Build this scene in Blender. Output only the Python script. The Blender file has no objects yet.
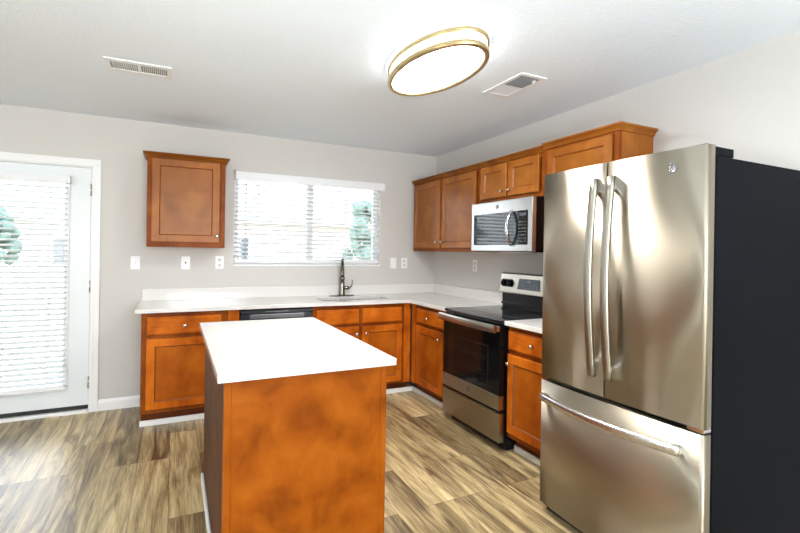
import bpy, bmesh, math, random
from mathutils import Vector, Matrix
random.seed(7)
C = bpy.context.scene.collection
SC = bpy.context.scene
PI = math.pi

# ------------------------------------------------------------------ camera
F_PX, YAW, PITCH, ROLL = 462.58, -0.4623, -0.0008, 0.0156
CAM = Vector((-2.6906, -4.6196, 1.378))
fw = Vector((math.sin(-YAW)*math.cos(PITCH), math.cos(YAW)*math.cos(PITCH), math.sin(PITCH)))
rt0 = Vector((math.cos(YAW), math.sin(YAW), 0)); up0 = rt0.cross(fw)
rt = math.cos(ROLL)*rt0 + math.sin(ROLL)*up0
up = math.cos(ROLL)*up0 - math.sin(ROLL)*rt0
cd = bpy.data.cameras.new('camera'); cam = bpy.data.objects.new('camera', cd); C.objects.link(cam)
M4 = Matrix((rt, up, -fw)).transposed().to_4x4(); M4.translation = CAM
cam.matrix_world = M4
cd.sensor_fit = 'HORIZONTAL'; cd.sensor_width = 36; cd.lens = F_PX/800*36
cd.shift_x = -0.0058; cd.shift_y = -0.0181
cd.clip_start = 0.05; cd.clip_end = 200
SC.camera = cam

# ------------------------------------------------------------------ world, lights, exposure
SKY_STRENGTH = 6.5
LAMP_EMISSION = 50.0
LAMP_SIDE_EMISSION = 9.0
REAR_FILL_W = (32.0, 100.0)
SIDE_WINDOW_W = 2.0
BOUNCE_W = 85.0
SC.view_settings.view_transform = 'Standard'
SC.view_settings.look = 'None'
SC.view_settings.gamma = 1.0
SC.view_settings.use_curve_mapping = False
SC.view_settings.exposure = 0.27
try:
    SC.cycles.use_denoising = True
    SC.cycles.max_bounces = 10
    SC.cycles.diffuse_bounces = 6
    SC.cycles.sample_clamp_indirect = 6.0
    SC.cycles.caustics_reflective = False
    SC.cycles.caustics_refractive = False
except Exception:
    pass
w = bpy.data.worlds.new('sky'); SC.world = w; w.use_nodes = True
wn = w.node_tree.nodes; wl = w.node_tree.links
bg = wn['Background']; bg.inputs['Strength'].default_value = SKY_STRENGTH
tc = wn.new('ShaderNodeTexCoord'); sx = wn.new('ShaderNodeSeparateXYZ'); cr = wn.new('ShaderNodeValToRGB')
wl.new(tc.outputs['Generated'], sx.inputs[0]); wl.new(sx.outputs['Z'], cr.inputs['Fac']); wl.new(cr.outputs['Color'], bg.inputs['Color'])
cr.color_ramp.elements[0].color = (0.92, 0.96, 1.0, 1); cr.color_ramp.elements[1].color = (0.62, 0.79, 1.0, 1)

def area_light(name, loc, rot, sx_, sy_, power, color):
    l = bpy.data.lights.new(name, 'AREA'); l.shape = 'RECTANGLE'; l.size = sx_; l.size_y = sy_
    l.energy = power; l.color = color
    o = bpy.data.objects.new(name, l); C.objects.link(o); o.location = loc; o.rotation_euler = rot
    return o
H = 2.475
XL, YB = -6.2, -8.6          # unseen left and rear walls of the open living space
# added fill lights at unseen windows; the rear windows are made up for light
for k, xx in enumerate((-4.6, -1.9)):
    area_light('added_window_fill', (xx, YB+0.02, 1.35), (PI/2+0.12, 0, 0), 1.7, 1.7, REAR_FILL_W[k], (0.92, 0.96, 1.0))
area_light('added_window_fill', (XL+0.02, -3.0, 1.5), (PI/2, 0, -PI/2), 0.98, 1.18, SIDE_WINDOW_W, (0.93, 0.97, 1.0))
area_light('added_ceiling_bounce', (-2.5, -4.9, 1.0), (PI, 0, 0), 0.9, 0.9, BOUNCE_W, (0.80, 0.90, 1.0))  # added unseen up-light behind the camera, brightens ceiling and room

# ------------------------------------------------------------------ materials
MATS = {}
def new_mat(name):
    m = bpy.data.materials.new(name); m.use_nodes = True; MATS[name] = m
    return m, m.node_tree.nodes, m.node_tree.links, m.node_tree.nodes['Principled BSDF']
def simple(name, col, rough=0.5, metal=0.0, spec=0.5, bump=0.0, bscale=200.0, coat=0.0, aniso=0.0):
    m, n, l, b = new_mat(name)
    b.inputs['Base Color'].default_value = (*col, 1); b.inputs['Roughness'].default_value = rough
    b.inputs['Metallic'].default_value = metal
    b.inputs['Specular IOR Level'].default_value = spec
    b.inputs['Coat Weight'].default_value = coat
    t = n.new('ShaderNodeTexCoord'); nz = n.new('ShaderNodeTexNoise')
    nz.inputs['Scale'].default_value = bscale; nz.inputs['Detail'].default_value = 3
    l.new(t.outputs['Object'], nz.inputs['Vector'])
    if bump > 0:
        bp = n.new('ShaderNodeBump'); bp.inputs['Strength'].default_value = bump; bp.inputs['Distance'].default_value = 0.01
        l.new(nz.outputs['Fac'], bp.inputs['Height']); l.new(bp.outputs['Normal'], b.inputs['Normal'])
    else:
        mr = n.new('ShaderNodeMapRange'); mr.inputs['To Min'].default_value = max(0.02, rough-0.03); mr.inputs['To Max'].default_value = min(1, rough+0.03)
        l.new(nz.outputs['Fac'], mr.inputs['Value']); l.new(mr.outputs['Result'], b.inputs['Roughness'])
    return m
def ramp(n, stops):
    r = n.new('ShaderNodeValToRGB'); e = r.color_ramp.elements
    while len(e) < len(stops): e.new(0.5)
    for x, (p, c) in zip(e, stops): x.position = p; x.color = (*c, 1)
    return r
def wood(name, dark, mid, light, stretch, rough=0.36, blotch=5.0):
    m, n, l, b = new_mat(name)
    t = n.new('ShaderNodeTexCoord')
    mp = n.new('ShaderNodeMapping'); mp.inputs['Scale'].default_value = stretch
    l.new(t.outputs['Object'], mp.inputs['Vector'])
    g = n.new('ShaderNodeTexNoise'); g.inputs['Scale'].default_value = 18; g.inputs['Detail'].default_value = 6; g.inputs['Roughness'].default_value = 0.62
    l.new(mp.outputs['Vector'], g.inputs['Vector'])
    bl = n.new('ShaderNodeTexNoise'); bl.inputs['Scale'].default_value = blotch; bl.inputs['Detail'].default_value = 3; bl.inputs['Distortion'].default_value = 0.4
    l.new(t.outputs['Object'], bl.inputs['Vector'])
    mx = n.new('ShaderNodeMix'); mx.data_type = 'FLOAT'; mx.inputs[0].default_value = 0.86 if 'panel' in name else 0.72
    l.new(g.outputs['Fac'], mx.inputs[2]); l.new(bl.outputs['Fac'], mx.inputs[3])
    r = ramp(n, [(0.33, dark), (0.5, mid), (0.68, light)])
    l.new(mx.outputs[0], r.inputs['Fac']); l.new(r.outputs['Color'], b.inputs['Base Color'])
    b.inputs['Roughness'].default_value = rough
    b.inputs['Specular IOR Level'].default_value = 0.08
    bp = n.new('ShaderNodeBump'); bp.inputs['Strength'].default_value = 0.04; bp.inputs['Distance'].default_value = 0.002
    l.new(g.outputs['Fac'], bp.inputs['Height']); l.new(bp.outputs['Normal'], b.inputs['Normal'])
    return m
V = (3.0, 3.0, 0.35); HZ = (0.35, 3.0, 3.0)
WD, WM, WL = (0.3080, 0.0610, 0.0037), (0.4900, 0.1127, 0.0075), (0.6580, 0.1749, 0.0137)
wood_v = wood('stained_maple_upright_grain', WD, WM, WL, V)
wood_h = wood('stained_maple_level_grain', WD, WM, WL, HZ)
wood_frame = wood('stained_maple_frame_shaded', (0.1440, 0.0288, 0.0036), (0.2160, 0.0504, 0.0060), (0.3000, 0.0816, 0.0096), V)  # darker than the doors: shading and glaze put into the wood colour
wood_u = wood('stained_maple_upper_lit', (0.1961, 0.0538, 0.0034), (0.2993, 0.0912, 0.0076), (0.3922, 0.1315, 0.0126), V)  # yellower than the lower doors: the differing light is put into the colour
wood_door_panel = wood('stained_maple_panel_lower', (0.2684, 0.0561, 0.0037), (0.3660, 0.0866, 0.0061), (0.4636, 0.1220, 0.0098), V, 0.34)
wood_upper_panel = wood('stained_maple_panel_upper_lit', (0.1960, 0.0557, 0.0037), (0.2656, 0.0835, 0.0063), (0.3416, 0.1164, 0.0101), V, 0.34)  # same painted light difference for the upper panels
for k_ in ('stained_maple_panel_upper_lit', 'stained_maple_upper_lit'): MATS[k_].node_tree.nodes['Principled BSDF'].inputs['Specular IOR Level'].default_value = 0.25
wood_crown = wood('stained_maple_crown', (0.14, 0.036, 0.004), (0.21, 0.062, 0.006), (0.28, 0.092, 0.010), HZ)
wood_panel = wood('stained_maple_veneer_panel', (0.1977, 0.0436, 0.0028), (0.2786, 0.0665, 0.0041), (0.3595, 0.0966, 0.0074), (2.2, 2.2, 0.8), 0.36, 6.5)
wood_side = wood('stained_maple_shaded_end_panel', (0.06, 0.02, 0.007), (0.09, 0.03, 0.01), (0.125, 0.044, 0.013), V, 0.5)  # shadow on the island side put into a darker wood colour
MATS['stained_maple_shaded_end_panel'].node_tree.nodes['Principled BSDF'].inputs['Specular IOR Level'].default_value = 0.08
wood_kick = wood('dark_stained_toe_board', (0.075, 0.02, 0.007), (0.11, 0.03, 0.009), (0.15, 0.04, 0.012), HZ, 0.5)
glaze = simple('dark_brown_glaze', (0.23, 0.060, 0.006), 0.4)
wall_paint = simple('warm_greige_paint', (0.605, 0.585, 0.553), 0.6, spec=0.25, bump=0.06, bscale=260)
white_paint = simple('white_trim_paint', (0.84, 0.84, 0.835), 0.35)
door_paint = simple('white_door_paint', (0.76, 0.79, 0.80), 0.35)
plastic = simple('white_plastic', (0.86, 0.86, 0.85), 0.35)
slot_dark = simple('dark_slot', (0.03, 0.03, 0.03), 0.6)
grey_slot = simple('grey_recess', (0.30, 0.31, 0.32), 0.6)
slat_mat = simple('white_blind_slat', (0.86, 0.87, 0.87), 0.4)
rail_mat = simple('white_blind_rail', (0.80, 0.81, 0.83), 0.4)
chrome = simple('polished_chrome', (0.78, 0.78, 0.79), 0.12, 1.0)
nickel = simple('brushed_nickel', (0.62, 0.59, 0.54), 0.26, 1.0)
faucet_metal = simple('faucet_brushed_nickel', (0.24, 0.215, 0.18), 0.24, 1.0)
brass = simple('warm_brass_ring', (0.66, 0.52, 0.28), 0.3, 1.0)
steel_plain = simple('satin_stainless', (0.66, 0.65, 0.63), 0.28, 1.0)
black_glass = simple('black_ceramic_glass', (0.006, 0.006, 0.007), 0.05, spec=0.35)
oven_glass = simple('black_oven_glass', (0.006, 0.006, 0.006), 0.09, spec=0.22)
micro_glass = simple('smoked_microwave_glass', (0.015, 0.023, 0.026), 0.05, spec=0.38)
black_gloss = simple('black_enamel', (0.006, 0.006, 0.007), 0.25, spec=0.25)
black_matte = simple('black_rubber', (0.015, 0.015, 0.016), 0.7)
charcoal = simple('charcoal_painted_metal', (0.004, 0.005, 0.0075), 0.5, spec=0.05)
slate = simple('slate_display', (0.045, 0.058, 0.07), 0.3)
grey_key = simple('grey_key_print', (0.28, 0.29, 0.30), 0.5)
dim_key = simple('dim_ring_print', (0.028, 0.026, 0.024), 0.2)
badge_grey = simple('grey_badge', (0.20, 0.205, 0.215), 0.35, 0.8)
alu = simple('brushed_aluminium', (0.72, 0.73, 0.74), 0.35, 1.0)
end_reflection = simple('brown_reflection_end_cap', (0.16, 0.045, 0.02), 0.3)  # brown reflection on the range handle end, put into the colour

n = slat_mat.node_tree.nodes; l = slat_mat.node_tree.links
trl = n.new('ShaderNodeBsdfTranslucent'); trl.inputs['Color'].default_value = (0.9, 0.92, 0.93, 1); mxs = n.new('ShaderNodeMixShader'); mxs.inputs[0].default_value = 0.5
l.new(n['Principled BSDF'].outputs[0], mxs.inputs[1]); l.new(trl.outputs[0], mxs.inputs[2]); l.new(mxs.outputs[0], n['Material Output'].inputs['Surface'])
def brushed(name, col, rough, an):
    m, n, l, b = new_mat(name)
    b.inputs['Base Color'].default_value = (*col, 1); b.inputs['Metallic'].default_value = 1.0
    t = n.new('ShaderNodeTexCoord'); mp = n.new('ShaderNodeMapping'); mp.inputs['Scale'].default_value = (0.6, 0.6, 260)
    l.new(t.outputs['Object'], mp.inputs['Vector'])
    nz = n.new('ShaderNodeTexNoise'); nz.inputs['Scale'].default_value = 6; nz.inputs['Detail'].default_value = 4
    l.new(mp.outputs['Vector'], nz.inputs['Vector'])
    mr = n.new('ShaderNodeMapRange'); mr.inputs['To Min'].default_value = rough-0.004; mr.inputs['To Max'].default_value = rough+0.004
    l.new(nz.outputs['Fac'], mr.inputs['Value']); l.new(mr.outputs['Result'], b.inputs['Roughness'])
    b.inputs['Anisotropic'].default_value = an; b.inputs['Anisotropic Rotation'].default_value = 0.25
    tg = n.new('ShaderNodeTangent'); tg.direction_type = 'RADIAL'; tg.axis = 'Z'
    l.new(tg.outputs['Tangent'], b.inputs['Tangent'])
    return m
steel = brushed('brushed_stainless', (0.44, 0.395, 0.315), 0.36, 0.98)
steel_range = brushed('brushed_stainless_range', (0.40, 0.375, 0.315), 0.3, 0.6)

# quartz
quartz = simple('white_quartz', (0.82, 0.81, 0.785), 0.10, spec=0.5)
n = quartz.node_tree.nodes; l = quartz.node_tree.links; b = n['Principled BSDF']
t = n.new('ShaderNodeTexCoord'); nz = n.new('ShaderNodeTexNoise'); nz.inputs['Scale'].default_value = 90; nz.inputs['Detail'].default_value = 5
r = ramp(n, [(0.3, (0.735, 0.715, 0.685)), (0.55, (0.755, 0.738, 0.708)), (0.75, (0.775, 0.76, 0.735))])
l.new(t.outputs['Object'], nz.inputs['Vector']); l.new(nz.outputs['Fac'], r.inputs['Fac']); l.new(r.outputs['Color'], b.inputs['Base Color'])

# ceiling texture
ceil_mat = simple('textured_ceiling_paint', (0.84, 0.90, 0.955), 0.85, spec=0.15, bump=0.35, bscale=75)

# plank floor
m, n, l, b = new_mat('oak_look_planks'); floor_mat = m
t = n.new('ShaderNodeTexCoord'); mp = n.new('ShaderNodeMapping'); mp.inputs['Rotation'].default_value = (0, 0, PI/2)
l.new(t.outputs['Object'], mp.inputs['Vector'])
br = n.new('ShaderNodeTexBrick'); br.inputs['Scale'].default_value = 1.0
br.inputs['Brick Width'].default_value = 1.22; br.inputs['Row Height'].default_value = 0.18
br.inputs['Mortar Size'].default_value = 0.0012; br.inputs['Mortar Smooth'].default_value = 0.1
br.offset = 0.37; br.offset_frequency = 3; br.squash = 1.0
br.inputs['Color1'].default_value = (0, 0, 0, 1); br.inputs['Color2'].default_value = (1, 1, 1, 1); br.inputs['Mortar'].default_value = (0.5, 0.5, 0.5, 1)
br.inputs['Bias'].default_value = 0.0
l.new(mp.outputs['Vector'], br.inputs['Vector'])
# per-plank offset of the grain
sc = n.new('ShaderNodeVectorMath'); sc.operation = 'MULTIPLY_ADD'
l.new(br.outputs['Color'], sc.inputs[0]); sc.inputs[1].default_value = (7.3, 19.1, 3.7); l.new(t.outputs['Object'], sc.inputs[2])
m2 = n.new('ShaderNodeMapping'); m2.inputs['Scale'].default_value = (10.0, 0.9, 1.0); l.new(sc.outputs[0], m2.inputs['Vector'])
g1 = n.new('ShaderNodeTexNoise'); g1.inputs['Scale'].default_value = 1.6; g1.inputs['Detail'].default_value = 7; g1.inputs['Roughness'].default_value = 0.62; g1.inputs['Distortion'].default_value = 1.1
l.new(m2.outputs['Vector'], g1.inputs['Vector'])
m3 = n.new('ShaderNodeMapping'); m3.inputs['Scale'].default_value = (120, 1.8, 1); l.new(sc.outputs[0], m3.inputs['Vector'])
g2 = n.new('ShaderNodeTexNoise'); g2.inputs['Scale'].default_value = 2.2; g2.inputs['Detail'].default_value = 5; g2.inputs['Roughness'].default_value = 0.7
l.new(m3.outputs['Vector'], g2.inputs['Vector'])
bw = n.new('ShaderNodeRGBToBW'); l.new(br.outputs['Color'], bw.inputs[0])
a1 = n.new('ShaderNodeMath'); a1.operation = 'MULTIPLY'; l.new(g1.outputs['Fac'], a1.inputs[0]); a1.inputs[1].default_value = 0.52
a2 = n.new('ShaderNodeMath'); a2.operation = 'MULTIPLY_ADD'; l.new(g2.outputs['Fac'], a2.inputs[0]); a2.inputs[1].default_value = 0.36; l.new(a1.outputs[0], a2.inputs[2])
a3 = n.new('ShaderNodeMath'); a3.operation = 'MULTIPLY_ADD'; l.new(bw.outputs[0], a3.inputs[0]); a3.inputs[1].default_value = 0.11; l.new(a2.outputs[0], a3.inputs[2])
fr = ramp(n, [(0.38, (0.0966, 0.0644, 0.0319)), (0.455, (0.2574, 0.1830, 0.0887)), (0.55, (0.5534, 0.4188, 0.2105)), (0.65, (0.8237, 0.6637, 0.3755))])
l.new(a3.outputs[0], fr.inputs['Fac'])
mt = n.new('ShaderNodeMix'); mt.data_type = 'RGBA'; mt.inputs[7].default_value = (0.17, 0.125, 0.075, 1)
l.new(br.outputs['Fac'], mt.inputs[0]); l.new(fr.outputs['Color'], mt.inputs[6]); l.new(mt.outputs[2], b.inputs['Base Color'])
rr = n.new('ShaderNodeMapRange'); rr.inputs['To Min'].default_value = 0.24; rr.inputs['To Max'].default_value = 0.40
l.new(g2.outputs['Fac'], rr.inputs['Value']); l.new(rr.outputs['Result'], b.inputs['Roughness'])
bp = n.new('ShaderNodeBump'); bp.inputs['Strength'].default_value = 0.12; bp.inputs['Distance'].default_value = 0.003
l.new(g2.outputs['Fac'], bp.inputs['Height']); l.new(bp.outputs['Normal'], b.inputs['Normal'])

# lamp diffuser
m, n, l, b = new_mat('lit_lamp_diffuser'); lamp_mat = m
b.inputs['Base Color'].default_value = (0.9, 0.9, 0.88, 1)
b.inputs['Emission Color'].default_value = (1.0, 0.975, 0.945, 1); b.inputs['Emission Strength'].default_value = LAMP_EMISSION
m, n, l, b = new_mat('lit_lamp_side'); lamp_side = m
b.inputs['Base Color'].default_value = (0.9, 0.9, 0.88, 1)
b.inputs['Emission Color'].default_value = (1.0, 0.975, 0.945, 1); b.inputs['Emission Strength'].default_value = LAMP_SIDE_EMISSION
# window glass
m, n, l, b = new_mat('clear_window_glass'); glass = m
tr = n.new('ShaderNodeBsdfTransparent'); gl = n.new('ShaderNodeBsdfGlossy'); gl.inputs['Roughness'].default_value = 0.02
fz = n.new('ShaderNodeFresnel'); fz.inputs['IOR'].default_value = 1.45; mxs = n.new('ShaderNodeMixShader')
l.new(fz.outputs[0], mxs.inputs[0]); l.new(tr.outputs[0], mxs.inputs[1]); l.new(gl.outputs[0], mxs.inputs[2])
l.new(mxs.outputs[0], n['Material Output'].inputs['Surface'])
brick_mat = simple('tan_brick', (0.60, 0.47, 0.38), 0.85)
roof_mat = simple('grey_shingles', (0.34, 0.335, 0.33), 0.9)
siding = simple('pale_siding', (0.62, 0.58, 0.52), 0.8)
lawn_mat = simple('dry_grass', (0.55, 0.50, 0.36), 0.95)
leaf_mat = simple('green_leaves', (0.11, 0.165, 0.135), 0.7)
bark = simple('brown_bark', (0.12, 0.08, 0.05), 0.9)
fence_mat = simple('weathered_fence', (0.45, 0.38, 0.30), 0.9)

# ------------------------------------------------------------------ mesh helpers
class MB:
    def __init__(s): s.bm = bmesh.new()
    def quad_grid(s, fs, mi=0):
        for f in fs: f.material_index = mi
    def box(s, x0, x1, y0, y1, z0, z1, bev=0.0, mi=0, seg=2):
        if x0 > x1: x0, x1 = x1, x0
        if y0 > y1: y0, y1 = y1, y0
        if z0 > z1: z0, z1 = z1, z0
        b = bmesh.new()
        r = bmesh.ops.create_cube(b, size=1)
        bmesh.ops.scale(b, vec=(x1-x0, y1-y0, z1-z0), verts=b.verts)
        bmesh.ops.translate(b, vec=((x0+x1)/2, (y0+y1)/2, (z0+z1)/2), verts=b.verts)
        if bev > 0:
            bmesh.ops.bevel(b, geom=list(b.edges), offset=min(bev, 0.45*min(x1-x0, y1-y0, z1-z0)), segments=seg, profile=0.5, affect='EDGES')
        for f in b.faces: f.material_index = mi
        s.merge(b); return s
    def merge(s, b):
        me = bpy.data.meshes.new('tmp'); b.to_mesh(me); b.free(); s.bm.from_mesh(me); bpy.data.meshes.remove(me)
    def prism(s, pts, d0, d1, axis, mi=0, bev=0.0):
        """closed polygon pts in the plane across AXIS, extruded from d0 to d1"""
        b = bmesh.new()
        def P(p, d):
            return {'x': (d, p[0], p[1]), 'y': (p[0], d, p[1]), 'z': (p[0], p[1], d)}[axis]
        a = [b.verts.new(P(p, d0)) for p in pts]; c = [b.verts.new(P(p, d1)) for p in pts]
        b.faces.new(a); b.faces.new(c[::-1])
        for i in range(len(pts)):
            j = (i+1) % len(pts); b.faces.new((a[j], a[i], c[i], c[j]))
        bmesh.ops.recalc_face_normals(b, faces=b.faces)
        if bev > 0: bmesh.ops.bevel(b, geom=list(b.edges), offset=bev, segments=2, profile=0.5, affect='EDGES')
        for f in b.faces: f.material_index = mi
        s.merge(b); return s
    def lathe(s, prof, center=(0, 0, 0), axis='z', seg=24, mi=0):
        """prof: (radius, along) pairs; revolved about AXIS through center"""
        b = bmesh.new(); rings = []
        for r_, a_ in prof:
            ring = []
            for k in range(seg):
                t_ = 2*PI*k/seg; u, v = r_*math.cos(t_), r_*math.sin(t_)
                p = {'z': (u, v, a_), 'x': (a_, u, v), 'y': (v, a_, u)}[axis]
                ring.append(b.verts.new(Vector(p)+Vector(center)))
            rings.append(ring)
        for q in range(len(rings)-1):
            for k in range(seg):
                j = (k+1) % seg; b.faces.new((rings[q][k], rings[q][j], rings[q+1][j], rings[q+1][k]))
        b.faces.new(rings[0][::-1]); b.faces.new(rings[-1])
        bmesh.ops.recalc_face_normals(b, faces=b.faces)
        for f in b.faces: f.material_index = mi; f.smooth = True
        s.merge(b); return s
    def sweep(s, path, sect, mi=0, smooth=True, up=(0, 0, 1)):
        """sect: list per path point of (u, v) outlines (or one outline); u along side, v along up"""
        b = bmesh.new(); rings = []; N = len(path); path = [Vector(p) for p in path]
        for i, p in enumerate(path):
            t_ = (path[min(i+1, N-1)]-path[max(i-1, 0)]).normalized()
            side = t_.cross(Vector(up)).normalized(); u2 = side.cross(t_).normalized()
            sec = sect[i] if isinstance(sect[0][0], (tuple, list)) else sect
            rings.append([b.verts.new(p+side*a+u2*c) for a, c in sec])
        K = len(rings[0])
        for q in range(N-1):
            for k in range(K):
                j = (k+1) % K; b.faces.new((rings[q][k], rings[q][j], rings[q+1][j], rings[q+1][k]))
        b.faces.new(rings[0][::-1]); b.faces.new(rings[-1])
        bmesh.ops.recalc_face_normals(b, faces=b.faces)
        for f in b.faces: f.material_index = mi; f.smooth = smooth
        s.merge(b); return s
    def tube(s, path, r, seg=12, mi=0, up=(0, 0, 1)):
        rs = r if isinstance(r, (list, tuple)) else [r]*len(path)
        return s.sweep(path, [[(q*math.cos(2*PI*k/seg), q*math.sin(2*PI*k/seg)) for k in range(seg)] for q in rs], mi, True, up)
    def door(s, x0, x1, z0, z1, y, th=0.02, fr=0.057, dep=0.009, glz=True):
        """five-piece cabinet door facing -y: frame, sloped dark glazed inner edge, flat recessed panel"""
        b = bmesh.new()
        def ring(i, yy): return [b.verts.new(p) for p in ((x0+i, yy, z0+i), (x1-i, yy, z0+i), (x1-i, yy, z1-i), (x0+i, yy, z1-i))]
        R = [ring(0, y), ring(0, y-th+0.004), ring(0.004, y-th), ring(fr, y-th), ring(fr+0.003, y-th+0.004), ring(fr+0.008, y-th+dep)]
        for q in range(len(R)-1):
            for k in range(4):
                j = (k+1) % 4; f = b.faces.new((R[q][k], R[q][j], R[q+1][j], R[q+1][k]))
                f.material_index = 1 if (glz and q in (3, 4)) else 0
        b.faces.new(R[-1]).material_index = 2; b.faces.new(R[0][::-1])
        bmesh.ops.recalc_face_normals(b, faces=b.faces)
        s.merge(b); return s
    def slab(s, x0, x1, z0, z1, y, th=0.02, e=0.012):
        """drawer front facing -y with a wide eased edge"""
        b = bmesh.new()
        def ring(i, yy): return [b.verts.new(p) for p in ((x0+i, yy, z0+i), (x1-i, yy, z0+i), (x1-i, yy, z1-i), (x0+i, yy, z1-i))]
        R = [ring(0, y), ring(0, y-th+0.007), ring(0.003, y-th+0.005), ring(e, y-th)]
        for q in range(len(R)-1):
            for k in range(4):
                j = (k+1) % 4; b.faces.new((R[q][k], R[q][j], R[q+1][j], R[q+1][k]))
        b.faces.new(R[-1]); b.faces.new(R[0][::-1])
        bmesh.ops.recalc_face_normals(b, faces=b.faces)
        s.merge(b); return s
    def build(s, name, mat, parent=None, smooth=False):
        me = bpy.data.meshes.new(name); s.bm.to_mesh(me); s.bm.free()
        for m_ in (mat if isinstance(mat, (list, tuple)) else [mat]): me.materials.append(m_)
        if smooth:
            for p in me.polygons: p.use_smooth = True
        o = bpy.data.objects.new(name, me); C.objects.link(o)
        if parent is not None: o.parent = parent
        return o
def thing(name, label, cat, loc=(0, 0, 0), rz=0.0, group=None):
    o = bpy.data.objects.new(name, None); C.objects.link(o); o.empty_display_size = 0.1
    o.location = loc; o.rotation_euler = (0, 0, rz)
    return tag(o, label, cat, group)
def tag(o, label, cat, group=None):
    o['label'] = label; o['category'] = cat
    if group: o['group'] = group
    return o
def struct(o): o['kind'] = 'structure'; return o
def copy_tree(o, parent=None):
    c = o.copy(); C.objects.link(c)
    if parent is not None: c.parent = parent
    for ch in [x for x in o.children]: copy_tree(ch, c)
    return c
RW = -PI/2      # things along the right wall are built facing -y and turned by this
def knob(parent, x, y, z):
    m_ = MB(); m_.lathe([(0.006, 0), (0.005, -0.012), (0.006, -0.016), (0.0135, -0.020), (0.0145, -0.025), (0.011, -0.030), (0.004, -0.032)], (x, y, z), 'y', 20)
    return m_.build('knob', nickel, parent)

def badge(parent, x, y, z, r_, mat1, mat2):
    """round appliance badge facing -y: disc with raised rim and two looping script letters"""
    m_ = MB(); m_.lathe([(r_, 0), (r_, -0.0015), (r_*0.86, -0.0022), (r_*0.82, -0.0015)], (x, y, z), 'y', 28)
    o = m_.build('badge', mat1, parent)
    k = MB()
    def loop(pts): k.tube([(x+a*r_, y-0.0024, z+c*r_) for a, c in pts], r_*0.05, 6, up=(0, 1, 0))
    loop([(-0.05+0.28*math.cos(t_)*0.9-0.18, 0.34*math.sin(t_)) for t_ in [0.6+0.35*i for i in range(15)]])
    loop([(-0.1, 0.0), (-0.14, -0.2), (-0.3, -0.5), (-0.5, -0.3)])
    loop([(0.5, 0.3), (0.34, 0.42), (0.22, 0.26), (0.36, 0.06), (0.2, -0.1), (0.24, -0.36), (0.44, -0.36), (0.56, -0.16)])
    k.build('badge_lettering', mat2, o)
    return o

# ------------------------------------------------------------------ room shell
DX0, DX1, DZ1 = -4.236, -3.312, 2.04            # door opening
WX0, WX1, WZ0, WZ1 = -2.19, -0.692, 1.222, 2.095  # window opening
T = 0.14
s = MB()
s.box(XL-T, DX0, 0, T, 0, H); s.box(DX0, DX1, 0, T, DZ1, H); s.box(DX1, WX0, 0, T, 0, H)
s.box(WX0, WX1, 0, T, 0, WZ0); s.box(WX0, WX1, 0, T, WZ1, H); s.box(WX1, T, 0, T, 0, H)
struct(s.build('wall_back', wall_paint))
struct(MB().box(0, T, YB-T, 0, 0, H).build('wall_right', wall_paint))
s = MB(); y0w, y1w = -3.5, -2.5
s.box(XL-T, XL, YB-T, y0w, 0, H); s.box(XL-T, XL, y0w, y1w, 2.1, H); s.box(XL-T, XL, y0w, y1w, 0, 0.9); s.box(XL-T, XL, y1w, 0, 0, H)
struct(s.build('wall_left', wall_paint))
s = MB(); xs = [XL, -5.5, -3.7, -2.8, -1.0, 0]
s.box(xs[0], xs[1], YB-T, YB, 0, H); s.box(xs[2], xs[3], YB-T, YB, 0, H); s.box(xs[4], xs[5], YB-T, YB, 0, H)
for a, c in ((xs[1], xs[2]), (xs[3], xs[4])): s.box(a, c, YB-T, YB, 0, 0.45); s.box(a, c, YB-T, YB, 2.25, H)
struct(s.build('wall_rear', wall_paint))
struct(MB().box(XL-T, T, YB-T, T, -0.08, 0).build('floor', floor_mat))
struct(MB().box(XL-T, T, YB-T, T, H, H+0.1).build('ceiling', ceil_mat))
def baseboard(name, x0, x1):
    s = MB(); s.prism([(-0.014, 0), (-0.014, 0.07), (-0.010, 0.085), (-0.005, 0.095), (0, 0.095), (0, 0)], x0, x1, 'x')
    return struct(s.build(name, white_paint))
baseboard('baseboard_back', DX1+0.066, -2.905)
baseboard('baseboard_left', XL, DX0-0.066)
struct(MB().prism([(-0.014, 0), (-0.014, 0.07), (-0.005, 0.095), (0, 0.095), (0, 0)], YB, -3.68, 'y').build('baseboard_right', white_paint))

# ------------------------------------------------------------------ patio door
dr = bpy.data.objects.new('door_1', None); C.objects.link(dr); dr.location = (DX1, 0, 0); struct(dr)
def dx(s_): return s_
ox = DX1
cs = MB()   # casing: right leg, left leg, head
def casing_leg(a, c): cs.prism([(a, 0), (a, -0.018), (c, -0.012), (c, 0)] if a < c else [(c, 0), (c, -0.018), (a, -0.018), (a, 0)], 0, DZ1+0.064, 'z')
cs.box(0.004, 0.066, -0.018, 0, 0, DZ1+0.002, 0.004); cs.box(DX0-ox-0.066, DX0-ox-0.004, -0.018, 0, 0, DZ1+0.002, 0.004)
cs.box(DX0-ox-0.066, 0.066, -0.018, 0, DZ1+0.002, DZ1+0.064, 0.004)
cs.box(0.010, 0.030, -0.021, -0.017, 0, DZ1+0.008, 0.002)
cs.box(DX0-ox-0.030, 0.030, -0.021, -0.017, DZ1+0.008, DZ1+0.028, 0.002)
cs.build('door_casing', white_paint, dr)
jb = MB(); jb.box(-0.002, 0.004, -0.006, T, 0, DZ1); jb.box(DX0-ox-0.004, DX0-ox+0.002, -0.006, T, 0, DZ1); jb.box(DX0-ox, 0, -0.006, T, DZ1-0.004, DZ1+0.002)
jb.build('door_jamb', white_paint, dr)
sl = MB(); a0, a1 = DX0-ox+0.006, -0.006; g0, g1, gz0, gz1 = a0+0.155, -0.168, 0.215, 1.905
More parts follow.
